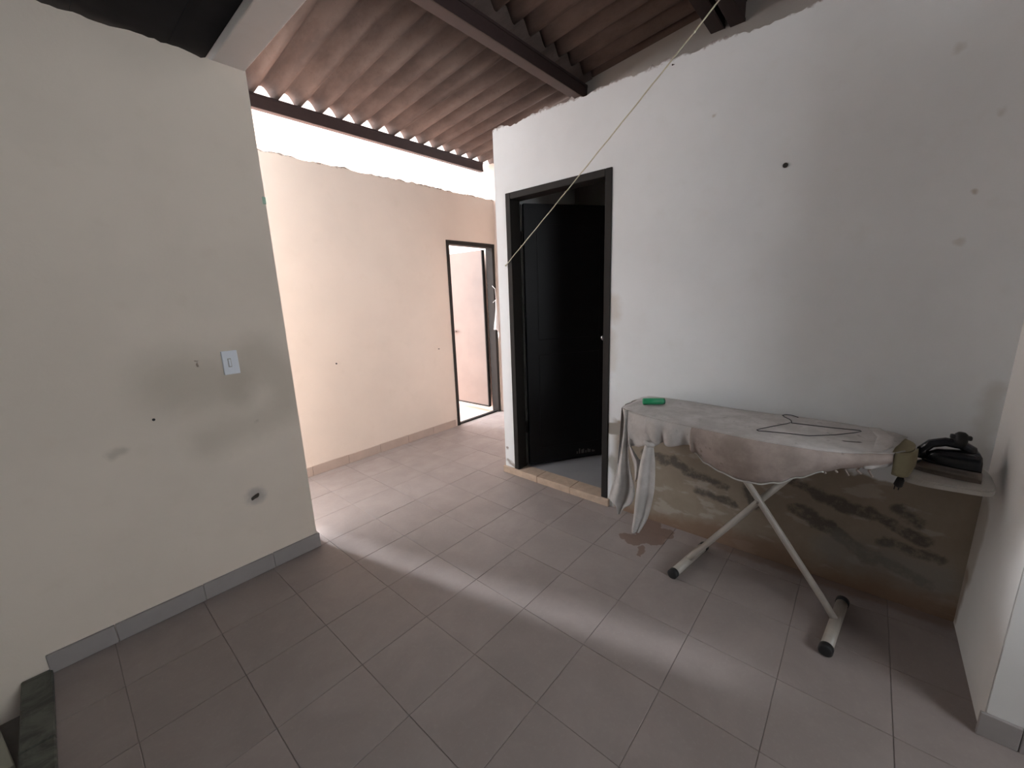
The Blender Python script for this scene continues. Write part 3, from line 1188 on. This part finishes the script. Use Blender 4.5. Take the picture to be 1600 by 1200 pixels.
# hem of the skirt: lighter turned edge
bm = bmesh.new()
hem = [(xr_at(y)[0] - 0.004 + 0.030 + 0.006 * math.sin(y * 17 + 1), y, prof(y) + 0.001) for y in YS if 0.06 < y < 0.555]
tube(bm, hem, 0.0035, 8)
obj('hem', bm, M['cloth'], ct, True)

# loose front panel near the square end, pulled to a knot
KN = Vector((1.930, 0.775, 0.712))


def sheet_between(top, bot, n, fold_amp, fold_n, name, mat, rows=14, sag=0.0, phase=0.0, ax=(1, 0, 0)):
    """cloth hung from polyline top to polyline bot with vertical folds along axis ax"""
    def samp(pl, f):
        f *= len(pl) - 1
        i = min(int(f), len(pl) - 2)
        return Vector(pl[i]).lerp(Vector(pl[i + 1]), f - i)
    bm = bmesh.new()
    grid = []
    for r in range(rows + 1):
        v = r / rows
        row = []
        for k in range(n + 1):
            u = k / n
            p = samp(top, u).lerp(samp(bot, u), v)
            p = p + Vector(ax) * (fold_amp * (0.25 + v) * math.sin(u * fold_n * 2 * math.pi + phase + 0.6 * v)) - Vector((1, 0, 0)) * sag * math.sin(math.pi * v)
            row.append(tuple(p))
        grid.append(row)
    loft(bm, grid)
    o = obj(name, bm, mat, ct, True)
    solidify(o, 0.003, 0)
    return o




def row_sheet(name, mat, rows, x0, x1, folds, amp, phase=0.0, bulge=0.0, nu=28, per=4):
    """cloth strip given by rows (y_a, z_a, y_b, z_b) from top to bottom; x goes from x0 (top) to x1 (bottom)"""
    pts = []
    n = len(rows)
    for i in range(n - 1):
        p0, p1, p2, p3 = (rows[max(0, min(n - 1, i + k))] for k in (-1, 0, 1, 2))
        for q in range(per + (1 if i == n - 2 else 0)):
            f = q / per
            pts.append([0.5 * (2 * b + (c - a) * f + (2 * a - 5 * b + 4 * c - d) * f * f + (-a + 3 * b - 3 * c + d) * f ** 3) for a, b, c, d in zip(p0, p1, p2, p3)])
    bm = bmesh.new()
    grid = []
    for r, (ya, za, yb, zb) in enumerate(pts):
        v = r / (len(pts) - 1)
        row = []
        for k in range(nu + 1):
            u = k / nu
            x = x0 + (x1 - x0) * v + amp * (0.2 + 0.8 * math.sin(math.pi * min(1, v * 0.75))) * math.sin(2 * math.pi * folds * u + phase + 0.9 * v) - bulge * math.sin(math.pi * u)
            row.append((x, ya + (yb - ya) * u, za + (zb - za) * u))
        grid.append(row)
    loft(bm, grid)
    o = obj(name, bm, mat, ct, True)
    solidify(o, 0.003, 0)
    return o


# taut panel from the board corner down to the knot
sheet_between([(1.925, 0.70, ZT + 0.003), (1.945, 0.79, ZT + 0.003), (1.975, 0.87, ZT + 0.003), (2.00, 0.935, ZT + 0.002)],
              [(1.915, 0.745, 0.70), (1.930, 0.785, 0.705), (1.955, 0.84, 0.672), (1.985, 0.905, 0.655)], 24, 0.004, 1.5, 'cloth_panel', M['cloth'], sag=0.006)
# tail falling from the board corner
row_sheet('cloth_tail', M['cloth'], [(0.960, 0.856, 0.910, 0.852), (0.950, 0.803, 0.912, 0.799), (0.953, 0.721, 0.912, 0.695), (0.961, 0.637, 0.910, 0.610), (0.976, 0.543, 0.897, 0.525),
          (0.999, 0.435, 0.870, 0.440), (1.020, 0.351, 0.864, 0.380), (1.030, 0.292, 0.880, 0.318), (0.985, 0.268, 0.920, 0.282), (0.962, 0.232, 0.945, 0.232)],
          2.000, 1.985, 1.6, 0.014, 0.4, 0.010)
# slack fold between corner and knot
row_sheet('cloth_fold', M['cloth'], [(0.905, 0.715, 0.890, 0.655), (0.900, 0.650, 0.850, 0.600), (0.885, 0.595, 0.826, 0.592), (0.868, 0.540, 0.826, 0.556), (0.862, 0.46, 0.836, 0.50)],
          1.975, 1.965, 1.0, 0.010, 0.0, 0.012, nu=18)
# second tail falling from the knot
row_sheet('cloth_tail', M['cloth'], [(0.792, 0.718, 0.755, 0.718), (0.802, 0.686, 0.749, 0.683), (0.818, 0.612, 0.740, 0.617), (0.831, 0.522, 0.737, 0.540), (0.839, 0.431, 0.738, 0.462),
          (0.845, 0.355, 0.749, 0.379), (0.850, 0.270, 0.768, 0.291), (0.858, 0.190, 0.797, 0.222), (0.857, 0.172, 0.814, 0.185)],
          1.935, 1.945, 1.3, 0.010, 2.2, 0.016)
# cloth hanging over the square end
sheet_between([(2.02, 0.972, ZT), (2.10, 0.990, ZT), (2.20, 0.992, ZT), (2.30, 0.975, ZT)],
              [(2.00, 0.975, 0.45), (2.08, 1.00, 0.50), (2.18, 1.00, 0.55), (2.30, 0.985, 0.60)], 40, 0.010, 3.0, 'cloth_end', M['cloth'], rows=18, ax=(0.2, 1, 0), phase=0.5)
bm = bmesh.new()
tube(bm, [KN + Vector((0.012, 0.030, 0.002)), KN + Vector((-0.018, 0.016, 0.010)), KN + Vector((-0.022, -0.004, 0.002)), KN + Vector((-0.010, -0.024, 0.004)), KN + Vector((0.014, -0.03, 0.0))],
     [0.006, 0.011, 0.013, 0.011, 0.006], 12)
obj('knot', bm, M['cloth'], ct, True)
# wrap of cloth round the narrow end
sheet_between([(2.30, -0.095, ZT + 0.012), (2.17, -0.135, ZT + 0.020), (2.05, -0.13, ZT + 0.016), (1.985, -0.095, ZT + 0.004)],
              [(2.30, -0.055, ZT + 0.010), (2.17, -0.085, ZT + 0.012), (2.03, -0.075, ZT + 0.010), (1.955, -0.055, ZT - 0.035)], 30, 0.0, 1, 'cloth_roll', M['cloth'], rows=6)
sheet_between([(2.06, -0.165, ZT + 0.004), (2.00, -0.125, ZT + 0.005), (1.955, -0.07, ZT - 0.005)],
              [(2.07, -0.150, 0.800), (2.00, -0.110, 0.790), (1.955, -0.05, 0.785)], 20, 0.006, 2, 'cloth_fold', M['cloth'], rows=8)
# tattered threads under the board
bm = bmesh.new()
for k in range(5):
    y = -0.08 + 0.035 * k
    a = xr_at(y)[0] + 0.03
    tube(bm, [(a, y, 0.79), (a + 0.01, y + 0.01, 0.765), (a + 0.004, y - 0.004, 0.745 + 0.01 * (k % 2))], 0.004, 6)
obj('loose_thread', bm, M['cloth_dark'], ct, True)

# green packet
t = thing('green_tube', 'bright green plastic tube lying on the ironing board cloth', 'tube', (2.15, 0.85, ZT + 0.006))
a, b = Vector((2.125, 0.898, ZT + 0.0275)), Vector((2.195, 0.800, ZT + 0.0275))
bm = bmesh.new()
tube(bm, [a, a + (b - a) * 0.02, a + (b - a) * 0.9, a + (b - a) * 0.92], [0.015, 0.018, 0.018, 0.016], 16)
obj('tube_body', bm, M['green'], t, True)
bm = bmesh.new()
tube(bm, [a + (b - a) * 0.9, a + (b - a) * 0.98, b], [0.0165, 0.0165, 0.010], 16)
obj('tube_cap', bm, M['green_dark'], t, True)

# wire hanger
zh = ZT + 0.0115
hp = [(2.188, 0.217), (2.165, 0.225), (2.09, 0.268), (2.02, 0.305), (1.992, 0.316), (1.983, 0.308), (1.990, 0.290), (2.012, 0.215), (2.03, 0.13), (2.10, 0.05), (2.18, -0.015), (2.212, -0.034), (2.224, -0.03),
      (2.222, -0.015), (2.205, 0.06), (2.195, 0.14), (2.188, 0.195), (2.186, 0.212)]
t = thing('wire_hanger', 'thin black wire clothes hanger lying on the ironing board cloth', 'hanger', (2.1, 0.15, zh))
bm = bmesh.new()
tube(bm, [(x, y, zh) for x, y in hp], 0.0019, 8)
obj('hanger_frame', bm, M['wire'], t, True)
bm = bmesh.new()
hk = [(2.186, 0.212), (2.215, 0.215), (2.24, 0.225), (2.27, 0.25), (2.295, 0.262), (2.315, 0.252), (2.320, 0.232), (2.308, 0.210), (2.295, 0.198)]
tube(bm, [(x, y, zh + 0.001) for x, y in hk], 0.0019, 8)
obj('hanger_hook', bm, M['wire'], t, True)

# electric iron on its rest, tip towards the board
ir = thing('clothes_iron', 'black electric iron on the metal rest at the end of the board', 'iron', (2.2, -0.285, 0.75))
IY = -0.282


def iron_outline(s, x0=2.092, L_=0.235, w=0.068):
    pts = []
    for k in range(15):
        f = k / 14
        wd = w * (1 - f ** 2.4) ** 0.75 if f < 1 else 0
        pts.append((x0 + 0.006 * (1 - s) + f * L_ * s, IY + wd * s))
    back = [(x, 2 * IY - y) for x, y in pts[::-1][1:]]
    return pts + back


IM = Matrix.Translation((2.185, -0.380, 0.750)) @ Matrix.Rotation(math.radians(90), 4, 'Z') @ Matrix.Diagonal((0.82, 0.82, 0.90, 1)) @ Matrix.Translation((-2.092, -IY, -0.750))


def iron_obj(name, bm, mat):
    bm.transform(IM)
    return obj(name, bm, mat, ir, True)


bm = bmesh.new()
prism(bm, iron_outline(1.0), 0.750, 0.763)
bm.transform(IM)
obj('soleplate', bm, M['iron_metal'], ir)
bm = bmesh.new()
lay = [(1.0, 0.762), (0.97, 0.775), (0.90, 0.787), (0.82, 0.792)]
rings = []
for s, z in lay:
    rings.append([(x, y, z) for x, y in iron_outline(s)])
vs = loft(bm, rings, close=True)
bm.faces.new(vs[0][::-1]); bm.faces.new(vs[-1])
iron_obj('metal_skirt', bm, M['iron_metal'])
bm = bmesh.new()
lay = [(0.78, 0.788), (0.80, 0.802), (0.76, 0.828), (0.60, 0.852), (0.28, 0.862)]
rings = [[(x + 0.012 * (1 - s), y, z) for x, y in iron_outline(s)] for s, z in lay]
vs = loft(bm, rings, close=True)
bm.faces.new(vs[0][::-1]); bm.faces.new(vs[-1])
iron_obj('body', bm, M['iron_black'])
# handle loop along the body, with the thick grip end on top
bm = bmesh.new()
tube(bm, [(2.135, IY, 0.800), (2.120, IY, 0.835), (2.130, IY, 0.868), (2.165, IY, 0.886), (2.215, IY, 0.888), (2.260, IY, 0.872), (2.285, IY, 0.840), (2.285, IY, 0.805)],
     [0.024, 0.021, 0.020, 0.020, 0.019, 0.019, 0.020, 0.024], 14)
iron_obj('handle', bm, M['iron_black'])
bm = bmesh.new()
tube(bm, [(2.170, IY, 0.880), (2.170, IY, 0.908), (2.170, IY, 0.930), (2.170, IY, 0.938)], [0.026, 0.024, 0.021, 0.012], 16)
box(bm, 2.135, 2.205, IY - 0.012, IY + 0.012, 0.908, 0.926, 0.005, 2)
iron_obj('grip_end', bm, M['black'])
bm = bmesh.new()
cp = [(2.105, IY + 0.01, 0.915), (2.085, IY + 0.045, 0.91), (2.085, IY + 0.085, 0.87), (2.09, IY + 0.10, 0.82), (2.095, IY + 0.108, 0.78), (2.095, IY + 0.106, 0.760)]
tube(bm, [(2.17, IY + 0.060, 0.79), (2.110, IY + 0.090, 0.785), (2.085, IY + 0.108, 0.755), (2.085, IY + 0.112, 0.735)], 0.004, 8)
cord = obj('power_cord', bm, M['black'], ir, True)
bm = bmesh.new()
tube(bm, [(2.085, IY + 0.112, 0.738), (2.085, IY + 0.113, 0.73), (2.086, IY + 0.118, 0.700), (2.086, IY + 0.120, 0.694)], [0.006, 0.012, 0.014, 0.010], 12)
for s in (-1, 1):
    tube(bm, [(2.086, IY + 0.120 + s * 0.006, 0.696), (2.086, IY + 0.121 + s * 0.006, 0.680)], 0.002, 6)
obj('plug', bm, M['black'], cord, True)

# pale board lying in the sunken part
t = thing('pale_plank', 'pale greenish cream plank lying in the sunken corner beside the kerb', 'plank', (-0.45, 2.2, -0.12))
bm = bmesh.new()
box(bm, -0.24, 0.0, -0.30, 0.0, -0.12, -0.075, 0.003, 1)
box(bm, -0.24, 0.0, -0.30, 0.0, -0.075, -0.05, 0.003, 1)
bm.transform(Matrix.Translation((-0.392, 2.362, 0)) @ Matrix.Rotation(math.radians(10), 4, 'Z'))
obj('plank_board', bm, M['cream_board'], t)
